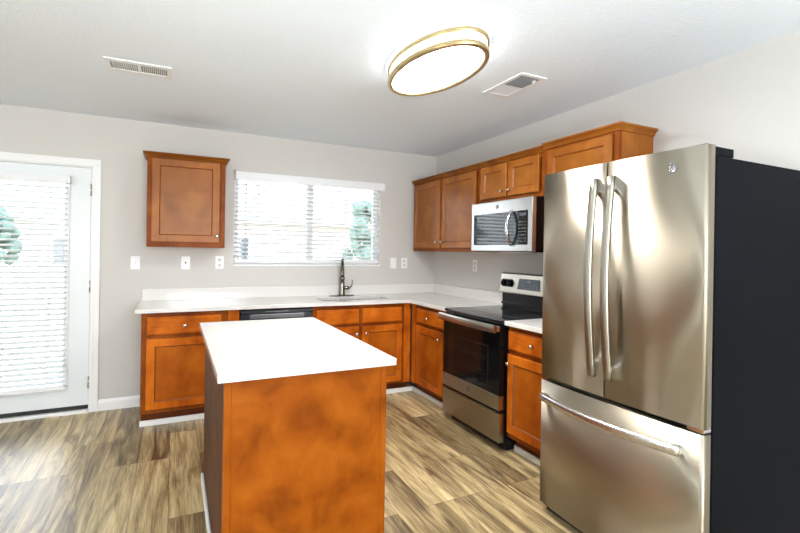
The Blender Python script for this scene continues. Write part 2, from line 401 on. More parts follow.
sl.box(a0, g0, 0.004, 0.048, 0.062, DZ1-0.008); sl.box(g1, a1, 0.004, 0.048, 0.062, DZ1-0.008)
sl.box(g0, g1, 0.004, 0.048, 0.062, gz0); sl.box(g0, g1, 0.004, 0.048, gz1, DZ1-0.008)
slab_o = sl.build('door_slab', door_paint, dr)
lf = MB()
for (p, q, u, v) in ((g0-0.022, g0+0.012, gz0-0.022, gz1+0.022), (g1-0.012, g1+0.022, gz0-0.022, gz1+0.022), (g0+0.012, g1-0.012, gz0-0.022, gz0+0.012), (g0+0.012, g1-0.012, gz1-0.012, gz1+0.022)):
    lf.box(p, q, -0.008, 0.01, u, v, 0.004)
lf.build('glazing_frame', door_paint, slab_o)
MB().box(g0, g1, 0.022, 0.028, gz0, gz1).build('glass_pane', glass, slab_o)
th_ = MB(); th_.box(DX0-ox, 0, -0.03, T, 0, 0.028, 0.004); th_.build('threshold', alu if False else white_paint, dr)
MB().box(a0, a1, 0.0, 0.05, 0.030, 0.062).build('weather_sweep', black_matte, dr)
for zz in (1.85, 1.046, 0.25):
    hg = MB(); hg.lathe([(0.006, -0.05), (0.006, 0.05)], (-0.004, -0.008, zz), 'z', 12); hg.box(-0.012, 0.004, -0.006, 0.003, zz-0.046, zz+0.046)
    hg.build('hinge', nickel, dr)
hd = MB(); hd.lathe([(0.032, 0), (0.032, -0.006), (0.012, -0.010), (0.011, -0.045), (0.027, -0.052), (0.028, -0.066), (0.016, -0.076)], (a0+0.07, 0.004, 0.93), 'y', 24)
hd.build('handle', nickel, dr)

# door blind, hung on the door slab
def venetian(name, label, loc, wd, ztop, zrail, pitch, slat_d, tilt, yc, head, cord_x, ladders):
    t_ = thing(name, label, 'blind', loc)
    hb_ = MB(); hb_.box(head[0], head[1], head[2], head[3], head[4], head[5], 0.003); hb_.build('headrail', rail_mat, t_)
    z = zrail+0.045; ca, sa = math.cos(tilt)*slat_d/2, math.sin(tilt)*slat_d/2
    while z < ztop:
        s_ = MB()
        pr = [(yc-ca, z-sa), (yc-ca*0.4, z-sa*0.4+0.0022), (yc+ca*0.4, z+sa*0.4+0.0022), (yc+ca, z+sa), (yc+ca, z+sa+0.0026), (yc, z+0.0052), (yc-ca, z-sa+0.0026)]
        s_.prism(pr, wd[0], wd[1], 'x'); s_.build('slat', slat_mat, t_)
        z += pitch
    br_ = MB(); br_.box(wd[0], wd[1], yc-slat_d/2, yc+slat_d/2, zrail-0.016, zrail+0.024, 0.006); br_.build('bottom_rail', rail_mat, t_)
    for xx in ladders:
        ld = MB()
        for yy in (yc-slat_d/2-0.001, yc+slat_d/2+0.001): ld.box(xx-0.002, xx+0.002, yy-0.0008, yy+0.0008, zrail, ztop+0.02)
        ld.build('ladder_cord', rail_mat, t_)
    if cord_x is not None:
        MB().tube([(cord_x, yc-slat_d/2-0.012, ztop), (cord_x, yc-slat_d/2-0.012, zrail+0.02)], 0.004, 8, up=(0, 1, 0)).build('tilt_wand', alu, t_)
    return t_
bx0, bx1 = DX0+0.148, -3.468
dbl = venetian('door_blind', 'white slatted blind hung on the patio door', (0, 0, 0), (bx0, bx1), 1.875, 0.232, 0.0425, 0.045, 0.32, -0.036,
         (bx0-0.006, bx1+0.004, -0.066, -0.008, 1.888, 1.945), None, (bx0+0.12, bx1-0.12))
for xx in (bx0-0.012, bx1+0.008): MB().box(xx-0.006, xx+0.006, -0.058, 0.003, 1.885, 1.955, 0.002).build('mounting_bracket', nickel, dbl)
for xx in (bx0-0.008, bx1+0.006): MB().box(xx-0.004, xx+0.004, -0.045, 0.003, 0.222, 0.245, 0.001).build('hold_down_bracket', alu, dbl)

# ------------------------------------------------------------------ window
wo = bpy.data.objects.new('window_1', None); C.objects.link(wo); wo.location = (WX0, 0, WZ0); struct(wo)
W_, Hh = WX1-WX0, WZ1-WZ0
f_ = MB()
f_.box(0, 0.045, 0.07, 0.13, 0, Hh); f_.box(W_-0.045, W_, 0.07, 0.13, 0, Hh); f_.box(0.045, W_-0.045, 0.07, 0.13, 0, 0.045); f_.box(0.045, W_-0.045, 0.07, 0.13, Hh-0.045, Hh)
f_.box(W_/2-0.03, W_/2+0.03, 0.075, 0.125, 0.045, Hh-0.045)
fo = f_.build('window_frame', white_paint, wo)
MB().box(0.045, W_-0.045, 0.098, 0.102, 0.045, Hh-0.045).build('window_pane', glass, fo)
rv = MB(); rv.box(-0.001, 0.003, 0, 0.07, 0, Hh); rv.box(W_-0.003, W_+0.001, 0, 0.07, 0, Hh); rv.box(0, W_, 0, 0.07, Hh-0.003, Hh+0.001)
rv.build('window_reveal', white_paint, wo)
MB().box(0, W_, -0.004, 0.07, -0.004, 0.012, 0.002).build('window_sill', white_paint, wo)
wb = venetian('window_blind', 'wide white slatted blind with valance in the window over the sink', (0, 0, 0), (WX0+0.008, WX1-0.008), 2.035, 1.262, 0.043, 0.048, 0.32, 0.027,
              (WX0+0.006, WX1-0.006, 0.004, 0.05, 2.045, 2.09), WX0+0.105, (WX0+0.22, (WX0+WX1)/2-0.05, WX1-0.38))
vl = MB(); vl.box(WX0+0.004, WX1+0.03, -0.05, -0.038, 2.028, 2.108, 0.003); vl.box(WX1+0.018, WX1+0.03, -0.04, -0.001, 2.028, 2.108, 0.002); vl.box(WX0+0.004, WX0+0.016, -0.04, -0.001, 2.028, 2.108, 0.002)
vl.build('valance', rail_mat, wb)
cl = MB(); cl.box(WX0-0.004, WX0+0.004, -0.052, -0.02, 2.085, 2.118, 0.001); cl.build('valance_clip', badge_grey, wb)

# ------------------------------------------------------------------ cabinets (local frame: x along the wall, front towards -y)
def base_cabinet(label, loc, rz, wd, fronts, kick=True, fill=(0, 0), zt=0.882, left_end=False):
    t_ = thing('base_cabinet', label, 'cabinet', loc, rz)
    c_ = MB(); c_.box(0.0, 0.016, -0.590, -0.004, 0.0 if False else 0.114, zt); c_.box(wd-0.016, wd, -0.590, -0.004, 0.114, zt)
    c_.box(0.016, wd-0.016, -0.590, -0.012, 0.114, 0.130); c_.box(0.016, wd-0.016, -0.012, -0.004, 0.114, zt); c_.box(0.0, wd, -0.533, -0.004, 0.0, 0.1135)
    c_.build('carcass', wood_side, t_)
    if left_end:
        e_ = MB(); e_.box(-0.006, -0.0003, -0.612, -0.004, 0.114, zt); e_.box(-0.006, -0.0003, -0.541, -0.004, 0.0, 0.114); e_.build('end_panel', wood_frame, t_)
    ff = MB(); x0, x1 = fill[0], wd-fill[1]
    st = 0.053
    ff.box(x0, x0+st, -0.612, -0.590, 0.114, zt); ff.box(x1-st, x1, -0.612, -0.590, 0.114, zt)
    ff.box(x0+st, x1-st, -0.612, -0.590, 0.114, 0.160); ff.box(x0+st, x1-st, -0.612, -0.590, zt-0.042, zt); ff.box(x0+st, x1-st, -0.612, -0.590, 0.675, 0.715)
    nd = [q for q in fronts if q[0] == 'door']
    if len(nd) > 1: ff.box((nd[0][2]+nd[1][1])/2-0.035, (nd[0][2]+nd[1][1])/2+0.035, -0.6115, -0.590, 0.160, zt-0.042)
    ff.build('face_frame', wood_frame, t_)
    if fill[0] > 0: MB().box(0.001, fill[0]-0.001, -0.611, -0.590, 0.114, zt, 0.001).build('filler_strip', wood_v, t_)
    if fill[1] > 0: MB().box(wd-fill[1]+0.001, wd-0.001, -0.611, -0.590, 0.114, zt, 0.001).build('filler_strip', wood_v, t_)
    MB().box(0.002, wd-0.002, -0.540, -0.533, 0.0, 0.114).build('toe_board', wood_kick, t_)
    for fr_ in fronts:
        kind, a, c, z0, z1 = fr_[:5]; kn = fr_[5] if len(fr_) > 5 else None
        m_ = MB()
        if kind == 'drawer': m_.slab(a, c, z0, z1, -0.612); o = m_.build('drawer_front', wood_h, t_)
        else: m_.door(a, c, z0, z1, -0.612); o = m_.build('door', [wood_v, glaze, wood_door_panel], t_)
        if kn: knob(o, kn[0], -0.632, kn[1])
    return t_
def shoe(name, pts):
    """white shoe moulding along a floor line, outer face on the left of the direction of travel"""
    s_ = MB()
    (x0, y0), (x1, y1) = pts
    if abs(y0-y1) < 1e-6: s_.box(x0, x1, y0-0.016, y0, 0, 0.045, 0.005)
    else: s_.box(x0-0.016, x0, y0, y1, 0, 0.045, 0.005)
    return struct(s_.build(name, white_paint))

# A: left of the dishwasher
A0 = -2.9
base_cabinet('brown wooden base cabinet left of the dishwasher with one drawer over one door', (A0, 0, 0), 0, 0.698,
    [('drawer', 0.033, 0.559, 0.713, 0.848, (0.293, 0.777)), ('door', 0.030, 0.559, 0.145, 0.682, (0.53, 0.63))], fill=(0, 0.087), left_end=True)
# B: sink base
B0 = -1.592
base_cabinet('wide brown wooden sink base cabinet below the faucet with two doors', (B0, 0, 0), 0, 0.975,
    [('drawer', 0.034, 0.434, 0.710, 0.845), ('drawer', 0.470, 0.872, 0.710, 0.845),
     ('door', 0.034, 0.434, 0.138, 0.682, (0.406, 0.617)), ('door', 0.468, 0.875, 0.138, 0.682, (0.496, 0.617))], fill=(0, 0.072))
# C: right wall, between corner and range
base_cabinet('brown wooden base cabinet between the corner and the range', (0, -0.63, 0), RW, 0.688,
    [('drawer', 0.119, 0.603, 0.715, 0.846, (0.36, 0.775)), ('door', 0.119, 0.603, 0.142, 0.682, (0.565, 0.622))], fill=(0.075, 0))
# D: between range and refrigerator
base_cabinet('brown wooden base cabinet between the range and the refrigerator', (0, -2.086, 0), RW, 0.61,
    [('drawer', 0.010, 0.575, 0.718, 0.850, (0.262, 0.783)), ('door', 0.010, 0.575, 0.150, 0.685, (0.034, 0.625))])
shoe('trim_1', ((-2.912, -0.541), (-2.205, -0.541)))
shoe('trim_2', ((-1.590, -0.541), (-0.559, -0.541)))
shoe('trim_3', ((-0.541, -1.318), (-0.541, -0.541)))
shoe('trim_4', ((-0.541, -2.694), (-0.541, -2.088)))

def upper_cabinet(label, loc, rz, wd, z0, z1, doors, crown, dep=0.305, ret=(True, True)):
    t_ = thing('wall_cabinet', label, 'cabinet', (loc[0], loc[1], z0), rz)
    h = z1-z0; d = -dep
    c_ = MB(); c_.box(0.016, wd-0.016, d+0.02, -0.003, 0.012, h); c_.box(0, 0.016, d+0.0201, -0.003, 0, h); c_.box(wd-0.016, wd, d+0.0201, -0.003, 0, h)
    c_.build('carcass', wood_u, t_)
    ff = MB(); st = 0.036
    ff.box(0, st, d, d+0.02, 0, h, 0.001); ff.box(wd-st, wd, d, d+0.02, 0, h, 0.001); ff.box(st, wd-st, d, d+0.02, 0, 0.045); ff.box(st, wd-st, d, d+0.02, h-0.045, h)
    if len(doors) > 1: mm = (doors[0][1]+doors[1][0])/2; ff.box(mm-0.03, mm+0.03, d, d+0.02, 0.045, h-0.045)
    ff.build('face_frame', wood_frame, t_)
    for a, c, b0, b1, kn in doors:
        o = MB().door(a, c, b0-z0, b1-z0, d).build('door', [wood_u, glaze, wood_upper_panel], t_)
        if kn: knob(o, kn[0], d-0.02, kn[1]-z0)
    # crown: stepped profile swept along the front and both ends
    zc = z1-z0-0.012; prof = [(0.0, 0.0), (0.008, 0.0), (0.011, 0.010), (0.020, 0.022), (0.026, 0.028), (0.032, 0.030), (0.032, 0.042), (0.0, 0.042)]
    b_ = bmesh.new(); rows = []
    for (o_, zz) in prof:
        xa = -o_ if ret[0] else 0; xb = wd+o_ if ret[1] else wd
        rows.append([b_.verts.new(p) for p in ((xa, -0.003, zc+zz), (xa, d-o_, zc+zz), (xb, d-o_, zc+zz), (xb, -0.003, zc+zz))])
    for q in range(len(rows)-1):
        for k in range(3): b_.faces.new((rows[q][k], rows[q][k+1], rows[q+1][k+1], rows[q+1][k]))
    b_.faces.new([rows[-1][k] for k in range(4)])
    bmesh.ops.recalc_face_normals(b_, faces=b_.faces)
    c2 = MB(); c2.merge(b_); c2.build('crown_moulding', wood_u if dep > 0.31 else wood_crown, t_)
    return t_
upper_cabinet('single brown wooden wall cabinet hanging alone left of the window', (-2.895, 0), 0, 0.598, 1.385, 2.132,
    [(0.033, 0.553, 1.428, 2.115, (0.532, 1.483))], True)
upper_cabinet('double-door brown wall cabinet in the corner left of the microwave', (0, -0.05), RW, 1.255, 1.385, 2.128,
    [(0.040, 0.590, 1.420, 2.102, (0.548, 1.479)), (0.628, 1.195, 1.420, 2.102, (0.660, 1.479))], True, ret=(False, False))
upper_cabinet('short double-door brown wall cabinet directly above the microwave', (0, -1.306), RW, 0.777, 1.797, 2.128,
    [(0.014, 0.360, 1.832, 2.108, (0.322, 1.878)), (0.382, 0.728, 1.832, 2.108, (0.412, 1.878))], True, ret=(False, False))
upper_cabinet('brown wall cabinet whose top shows above the refrigerator', (0, -2.084), RW, 0.624, 1.385, 2.138,
    [(0.045, 0.582, 1.425, 2.112, (0.08, 1.479))], True, dep=0.312, ret=(False, True))

# ------------------------------------------------------------------ countertops
def cut_hole(o, hole, z0, z1, r_=0.05):
    b_ = MB(); pts = []
    for (cx, cy, a0_) in ((hole[1]-r_, hole[3]-r_, 0), (hole[0]+r_, hole[3]-r_, PI/2), (hole[0]+r_, hole[2]+r_, PI), (hole[1]-r_, hole[2]+r_, 1.5*PI)):
        for k in range(7): pts.append((cx+r_*math.cos(a0_+k*PI/12), cy+r_*math.sin(a0_+k*PI/12)))
    b_.prism(pts, z0, z1, 'z'); cu = b_.build('cutter', quartz)
    md = o.modifiers.new('b', 'BOOLEAN'); md.object = cu; md.operation = 'DIFFERENCE'; md.solver = 'EXACT'
    dg = bpy.context.evaluated_depsgraph_get(); me = bpy.data.meshes.new_from_object(o.evaluated_get(dg))
    o.modifiers.clear(); o.data = me; bpy.data.objects.remove(cu)
    return pts
CT0, CT1 = 0.884, 0.914
s = MB(); r_ = 0.03
pts = [(-2.948, -0.003), (-2.948, -0.655), (-0.655-0.03, -0.655)] + [(-0.685+0.03*math.sin(k*PI/12), -0.685+0.03*math.cos(k*PI/12)) for k in range(1, 6)] + [(-0.655, -0.685), (-0.655, -1.318), (-0.003, -1.318), (-0.003, -0.003)]
s.prism(pts, CT0, CT1, 'z', bev=0.0025)
ct = s.build('countertop', quartz)
tag(ct, 'long white quartz countertop turning the corner around the sink', 'countertop')
HOLE = (-1.47, -0.775, -0.485, -0.175)
hole_pts = cut_hole(ct, HOLE, 0.85, 0.95)
sp = MB(); sp.box(-2.937, -0.002, -0.022, -0.002, CT1, CT1+0.104, 0.002); sp.build('backsplash', quartz, ct)
sp = MB(); sp.box(-0.022, -0.002, -1.318, -0.023, CT1, CT1+0.104, 0.002); sp.build('backsplash', quartz, ct)
c2 = MB().box(-0.655, -0.003, -2.698, -2.087, CT0, CT1, 0.0025).build('countertop', quartz)
tag(c2, 'short white quartz countertop between the range and the refrigerator', 'countertop')
MB().box(-0.022, -0.002, -2.698, -2.087, CT1, CT1+0.104, 0.002).build('backsplash', quartz, c2)

# sink bowl
t_ = thing('sink', 'undermount stainless sink bowl set in the white countertop', 'sink', ((HOLE[0]+HOLE[1])/2, (HOLE[2]+HOLE[3])/2, CT0))
b_ = bmesh.new(); cx, cy = t_.location.x, t_.location.y
def rg(k, z): return [b_.verts.new(((p[0]-cx)*k, (p[1]-cy)*k, z)) for p in hole_pts]
R = [rg(1.03, -0.0005), rg(1.0, -0.001), rg(0.97, -0.17), rg(0.9, -0.195), rg(0.12, -0.2)]
for q in range(len(R)-1):
    N = len(R[q])
    for k in range(N):
        j = (k+1) % N; f = b_.faces.new((R[q][k], R[q][j], R[q+1][j], R[q+1][k])); f.smooth = True
b_.faces.new(R[-1])
s = MB(); s.merge(b_); s.build('bowl', simple('dark_satin_steel', (0.10, 0.10, 0.10), 0.4, 1.0), t_)
MB().lathe([(0.045, -0.199), (0.045, -0.196), (0.03, -0.195), (0.028, -0.198)], (0, 0, 0), 'z', 24).build('drain', chrome, t_)

# faucet
FX, FY = -1.143, -0.088
t_ = thing('faucet', 'brushed nickel pull-out kitchen faucet standing behind the sink', 'faucet', (FX, FY, CT1))
s = MB(); s.prism([(-0.13+0.028*(1-math.cos(a)) if False else 0.102*(1 if math.cos(a) > 0 else -1)+0.028*math.cos(a), 0.028*math.sin(a)) for a in [2*PI*k/24 for k in range(24)]], 0.0005, 0.010, 'z', bev=0.002); s.build('deck_plate', faucet_metal, t_)
s = MB(); s.lathe([(0.034, 0.010), (0.034, 0.018), (0.031, 0.03), (0.026, 0.12), (0.0235, 0.165), (0.029, 0.171), (0.0295, 0.186), (0.023, 0.193)], (0, 0, 0), 'z', 28); s.build('body', faucet_metal, t_)
pth = [(p[1]*math.sin(0.33), p[1]*math.cos(0.33), p[2]) for p in [(0, -0.002, 0.185), (0, -0.004, 0.225), (0, -0.010, 0.275), (0, -0.024, 0.322), (0, -0.050, 0.360), (0, -0.084, 0.382), (0, -0.122, 0.384), (0, -0.156, 0.366)]]
s = MB(); s.tube(pth, [0.0235, 0.0225, 0.020, 0.017, 0.014, 0.0115, 0.010, 0.011], 20, up=(1, 0, 0)); s.build('spout', faucet_metal, t_)
s = MB(); s.lathe([(0.017, 0.0), (0.018, 0.055), (0.013, 0.066)], (0.012, 0, 0.083), 'x', 20)
lv = [(0.066, 0, 0.083), (0.085, 0, 0.086), (0.102, -0.002, 0.102), (0.109, -0.004, 0.13), (0.108, -0.006, 0.165)]
s.tube(lv, [0.011, 0.010, 0.008, 0.006, 0.005], 12, up=(0, 1, 0)); s.build('lever_handle', faucet_metal, t_)

# ------------------------------------------------------------------ dishwasher
t_ = thing('dishwasher', 'black dishwasher under the countertop behind the island', 'dishwasher', (-2.198, 0, 0))
wd = 0.602
MB().box(0.002, wd-0.002, -0.585, -0.02, 0.105, 0.876).build('tub', black_gloss, t_)
dd = MB(); dd.box(0.004, wd-0.004, -0.634, -0.588, 0.115, 0.742, 0.004); dd.build('door', black_gloss, t_)
cp = MB()
cp.prism([(-0.588, 0.746), (-0.634, 0.746), (-0.634, 0.770), (-0.618, 0.782), (-0.618, 0.838), (-0.640, 0.846), (-0.640, 0.868), (-0.588, 0.872)], 0.004, wd-0.004, 'x'); cpo = cp.build('control_panel', simple('black_satin_panel', (0.02, 0.023, 0.028), 0.3), t_)
hh = MB(); hh.box(0.075, wd-0.075, -0.636, -0.622, 0.800, 0.836, 0.004); hh.build('pocket_handle', simple('grey_handle_strip', (0.16, 0.17, 0.185), 0.3, 0.3), cpo)
kk = MB()
for k in range(9): kk.box(0.20+0.022*k, 0.212+0.022*k, -0.6415, -0.639, 0.853, 0.860)
kk.build('keypad', grey_key, cpo)
MB().box(0.006, wd-0.006, -0.565, -0.555, 0.0, 0.105).build('kick_plate', black_matte, t_)

# ------------------------------------------------------------------ island
IX0, IX1, IY0, IY1 = -2.516, -1.846, -2.768, -1.575
t_ = thing('kitchen_island', 'orange-brown wooden island cabinet in the middle of the floor', 'island', ((IX0+IX1)/2, (IY0+IY1)/2, 0))
cx, cy = t_.location.x, t_.location.y
def ib(a, c, e, f, z0, z1, bev=0.0): return MB().box(a-cx, c-cx, e-cy, f-cy, z0, z1, bev)
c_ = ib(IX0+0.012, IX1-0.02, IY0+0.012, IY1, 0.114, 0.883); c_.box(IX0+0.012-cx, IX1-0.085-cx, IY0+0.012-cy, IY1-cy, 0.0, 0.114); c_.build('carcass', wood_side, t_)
ib(IX0+0.026, IX1-0.026, IY0+0.004, IY0+0.012, 0.0, 0.883).build('front_panel', wood_panel, t_)
ib(IX0, IX0+0.027, IY0, IY0+0.03, 0.0, 0.883, 0.002).build('corner_stile', wood_panel, t_)
ib(IX1-0.027, IX1, IY0, IY0+0.03, 0.0, 0.883, 0.002).build('corner_stile', wood_panel, t_)
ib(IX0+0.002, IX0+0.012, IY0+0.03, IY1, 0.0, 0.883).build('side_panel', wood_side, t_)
ff = MB(); X_ = IX1
for (a, c, z0, z1) in ((IY0+0.03, IY0+0.07, 0.114, 0.883), (IY1-0.04, IY1, 0.114, 0.883), ((IY0+IY1)/2-0.03, (IY0+IY1)/2+0.03, 0.114, 0.883), (IY0+0.03, IY1, 0.114, 0.16), (IY0+0.03, IY1, 0.84, 0.883)):
    ff.box(X_-0.022-cx, X_-0.001-cx, a-cy, c-cy, z0, z1)
ff.build('face_frame', wood_frame, t_)
rot = Matrix.Rotation(PI/2, 4, 'Z')
for k, (a, c) in enumerate(((0.05, 0.57), (0.62, 1.14))):
    for kind in ('drawer', 'door'):
        m_ = MB()
        if kind == 'drawer': m_.slab(a, c, 0.713, 0.848, 0.0)
        else: m_.door(a, c, 0.145, 0.682, 0.0)
        kn_ = MB(); kz = 0.78 if kind == 'drawer' else 0.62; kx = (a+c)/2 if kind == 'drawer' else (c-0.03 if k == 0 else a+0.03)
        kn_.lathe([(0.006, 0), (0.005, -0.012), (0.0135, -0.020), (0.0145, -0.025), (0.004, -0.032)], (kx, -0.02, kz), 'y', 16)
        for q in (m_, kn_):
            bmesh.ops.transform(q.bm, matrix=Matrix.Translation((IX1-cx-0.001, IY0+0.02-cy, 0)) @ rot, verts=q.bm.verts)
        o = m_.build('drawer_front' if kind == 'drawer' else 'door', [wood_h if kind == 'drawer' else wood_v, glaze, wood_door_panel], t_); kn_.build('knob', chrome, o)
bt = MB(); bt.box(IX0-0.014-cx, IX0+0.002-cx, IY0-cy, IY1-0.03-cy, 0, 0.035, 0.005)
o = bt.build('shoe_moulding', white_paint, t_); o['label'] = 'white shoe moulding'
it = MB().box(-2.542, -1.818, -2.808, -1.464, 0.884, 0.914, 0.003).build('island_countertop', quartz)
tag(it, 'glossy white quartz slab lying on top of the island', 'countertop')

# ------------------------------------------------------------------ range (local: x 0..0.754, front -y)
t_ = thing('range', 'black and stainless freestanding electric range between two base cabinets', 'range', (0, -1.3265, 0), RW)
wd = 0.754
bo = MB(); bo.box(0.0, wd, -0.628, -0.03, 0.045, 0.892); bo.build('body', black_gloss, t_)
MB().box(0.03, wd-0.03, -0.60, -0.06, 0.0, 0.045).build('base', black_matte, t_)
ck = MB(); ck.box(-0.003, wd+0.003, -0.668, -0.075, 0.893, 0.916, 0.006); cko = ck.build('cooktop', black_glass, t_)
for (bx_, by_, br_) in ((0.19, -0.50, 0.10), (0.57, -0.49, 0.115), (0.19, -0.22, 0.085), (0.57, -0.22, 0.085)):
    q = MB(); b_ = bmesh.new(); vo, vi = [], []
    for k in range(48):
        a = 2*PI*k/48; vo.append(b_.verts.new((bx_+br_*math.cos(a), by_+br_*math.sin(a), 0.9163))); vi.append(b_.verts.new((bx_+(br_-0.004)*math.cos(a), by_+(br_-0.004)*math.sin(a), 0.9163)))
    for k in range(48): b_.faces.new((vi[k], vo[k], vo[(k+1) % 48], vi[(k+1) % 48]))
    q.merge(b_); q.build('burner_ring', dim_key, cko)
MB().box(0.004, wd-0.004, -0.655, -0.628, 0.842, 0.890, 0.004).build('front_trim', black_gloss, t_)
od = MB(); od.box(0.004, wd-0.004, -0.680, -0.632, 0.392, 0.862, 0.005); odo = od.build('oven_door', oven_glass, t_)
of = MB(); of.box(0.004, wd-0.004, -0.684, -0.632, 0.292, 0.391, 0.004); of.build('door_band', steel_range, odo)
wf = MB()
for (a, c, z0, z1) in ((0.138, 0.142, 0.43, 0.715), (0.612, 0.616, 0.43, 0.715), (0.138, 0.616, 0.713, 0.717), (0.138, 0.616, 0.428, 0.432)): wf.box(a, c, -0.6808, -0.680, z0, z1)
wf.build('window_outline', dim_key, odo)
rk = MB()
for zz in (0.50, 0.53, 0.61, 0.63): rk.box(0.18, 0.58, -0.6806, -0.680, zz, zz+0.0025)
rk.build('oven_rack', dim_key, odo)
badge(odo, 0.375, -0.684, 0.343, 0.017, badge_grey, grey_key)
hn = MB()
sec = [(-0.010, -0.0265), (0.008, -0.0265), (0.014, -0.02), (0.016, 0.0), (0.014, 0.02), (0.008, 0.0265), (-0.010, 0.0265)]
N = 16; hn.sweep([(0.010+(wd-0.020)*k/N, -0.722-0.010*math.sin(PI*k/N), 0.858) for k in range(N+1)], sec, smooth=False)
hno = hn.build('handle', steel_range, odo)
for xx in (0.012, wd-0.042): MB().box(xx, xx+0.03, -0.715, -0.676, 0.838, 0.876, 0.003).build('handle_bracket', steel_plain, hno)
MB().box(wd-0.010, wd-0.0085, -0.730, -0.706, 0.838, 0.878, 0.0).build('end_cap_reflection', end_reflection, hno)
dw = MB(); dw.box(0.004, wd-0.004, -0.680, -0.632, 0.070, 0.272, 0.006); dwo = dw.build('storage_drawer', steel_range, t_)
MB().box(0.004, wd-0.004, -0.668, -0.632, 0.274, 0.290).build('drawer_pull_recess', black_gloss, dwo)
g = MB(); g.prism([(-0.030, 0.892), (-0.075, 0.900), (-0.075, 1.040), (-0.030, 1.040)], 0.004, wd-0.004, 'x', bev=0.002); g.box(0.0, wd, -0.085, -0.03, 0.935, 0.955, 0.003); g.build('guard', black_gloss, t_)
g = MB(); g.prism([(-0.024, 1.030), (-0.100, 1.034), (-0.104, 1.042), (-0.082, 1.198), (-0.072, 1.208), (-0.024, 1.208)], -0.003, wd+0.003, 'x', bev=0.002); cpo = g.build('control_panel', steel_range, t_)
def on_panel(x, z, off=0.0): return (x, -0.104+(z-1.042)*0.022/0.156-off, z)
tl = math.atan2(0.022, 0.156)
def tilt_build(mb, x, z, name, mat, par):
    bmesh.ops.rotate(mb.bm, cent=(0, 0, 0), matrix=Matrix.Rotation(-tl, 3, 'X'), verts=mb.bm.verts)
    bmesh.ops.translate(mb.bm, vec=on_panel(x, z), verts=mb.bm.verts)
    return mb.build(name, mat, par)
for cxk in (0.095, wd-0.095):
    q = MB(); q.prism([(0.026*math.cos(a)+(0.052 if math.cos(a) > 0 else -0.052), 0.034*math.sin(a)) for a in [2*PI*(k+0.5)/28 for k in range(28)]], -0.004, 0.0, 'y')
    pl = tilt_build(q, cxk, 1.122, 'knob_plate', black_gloss, cpo)
    for dx_ in (-0.04, 0.04):
        q = MB(); q.lathe([(0.026, -0.004), (0.024, -0.022), (0.022, -0.026)], (dx_, 0, 0), 'y', 24); q.box(dx_-0.005, dx_+0.005, -0.034, -0.024, -0.024, 0.024, 0.003)
        tilt_build(q, cxk, 1.122, 'knob', black_gloss, pl)
q = MB(); q.prism([(-0.135, -0.045), (0.135, -0.045), (0.122, 0.045), (-0.122, 0.045)], -0.004, 0.0, 'y', bev=0.0015)
dp = tilt_build(q, 0.365, 1.122, 'display_panel', slate, cpo)
q = MB(); q.box(-0.03, 0.03, -0.005, -0.004, 0.012, 0.032); dz_ = tilt_build(q, 0.365, 1.122, 'clock_window', black_glass, dp)
q = MB()
for k in range(6):
    for j in range(2): q.box(-0.108+0.04*k, -0.096+0.04*k, -0.0048, -0.004, -0.032+0.022*j, -0.029+0.022*j)
tilt_build(q, 0.365, 1.122, 'keypad', grey_key, dp)

# ------------------------------------------------------------------ microwave
t_ = thing('microwave', 'stainless over-the-range microwave with smoked window under the short wall cabinet', 'microwave', (0, -1.3265, 1.392), RW)
wd, mh = 0.752, 0.398
mb = MB(); mb.box(0.0, wd, -0.372, -0.004, 0.006, mh); mb.box(0.02, wd-0.02, -0.36, -0.03, -0.004, 0.006); mb.build('body', black_gloss, t_)
MB().box(0.30, 0.66, -0.34, -0.10, -0.010, -0.004, 0.002).build('grease_filter', alu, t_)
fr_ = MB(); fr_.box(0.0, wd, -0.414, -0.374, 0.0, mh, 0.006); fro = fr_.build('door', simple('bright_stainless', (0.54, 0.55, 0.545), 0.3, 1.0), t_)
MB().box(0.040, 0.705, -0.4165, -0.413, 0.050, 0.302, 0.001).build('window', micro_glass, fro)
kp = MB(); kp.box(0.590, 0.705, -0.4175, -0.4166, 0.050, 0.302); kpo = kp.build('control_panel', black_glass, fro)
q = MB()
for r0 in range(7):
    for k in range(4):
        q.box(0.613+0.022*k, 0.620+0.022*k, -0.4182, -0.4175, 0.072+0.024*r0, 0.077+0.024*r0)
q.build('keypad', grey_key, kpo)
MB().box(0.615, 0.690, -0.4182, -0.4175, 0.262, 0.284).build('display', slate, kpo)
N = 14; pth = [(0.535, -0.420-0.050*math.sin(PI*k/N)**0.7, 0.045+0.265*k/N) for k in range(N+1)]
q = MB(); q.sweep(pth, [(-0.012, -0.007), (0.012, -0.007), (0.014, 0), (0.012, 0.007), (-0.012, 0.007), (-0.014, 0)], up=(0, 1, 0)); q.build('handle', chrome, fro)
badge(fro, 0.352, -0.414, 0.350, 0.016, badge_grey, grey_key)

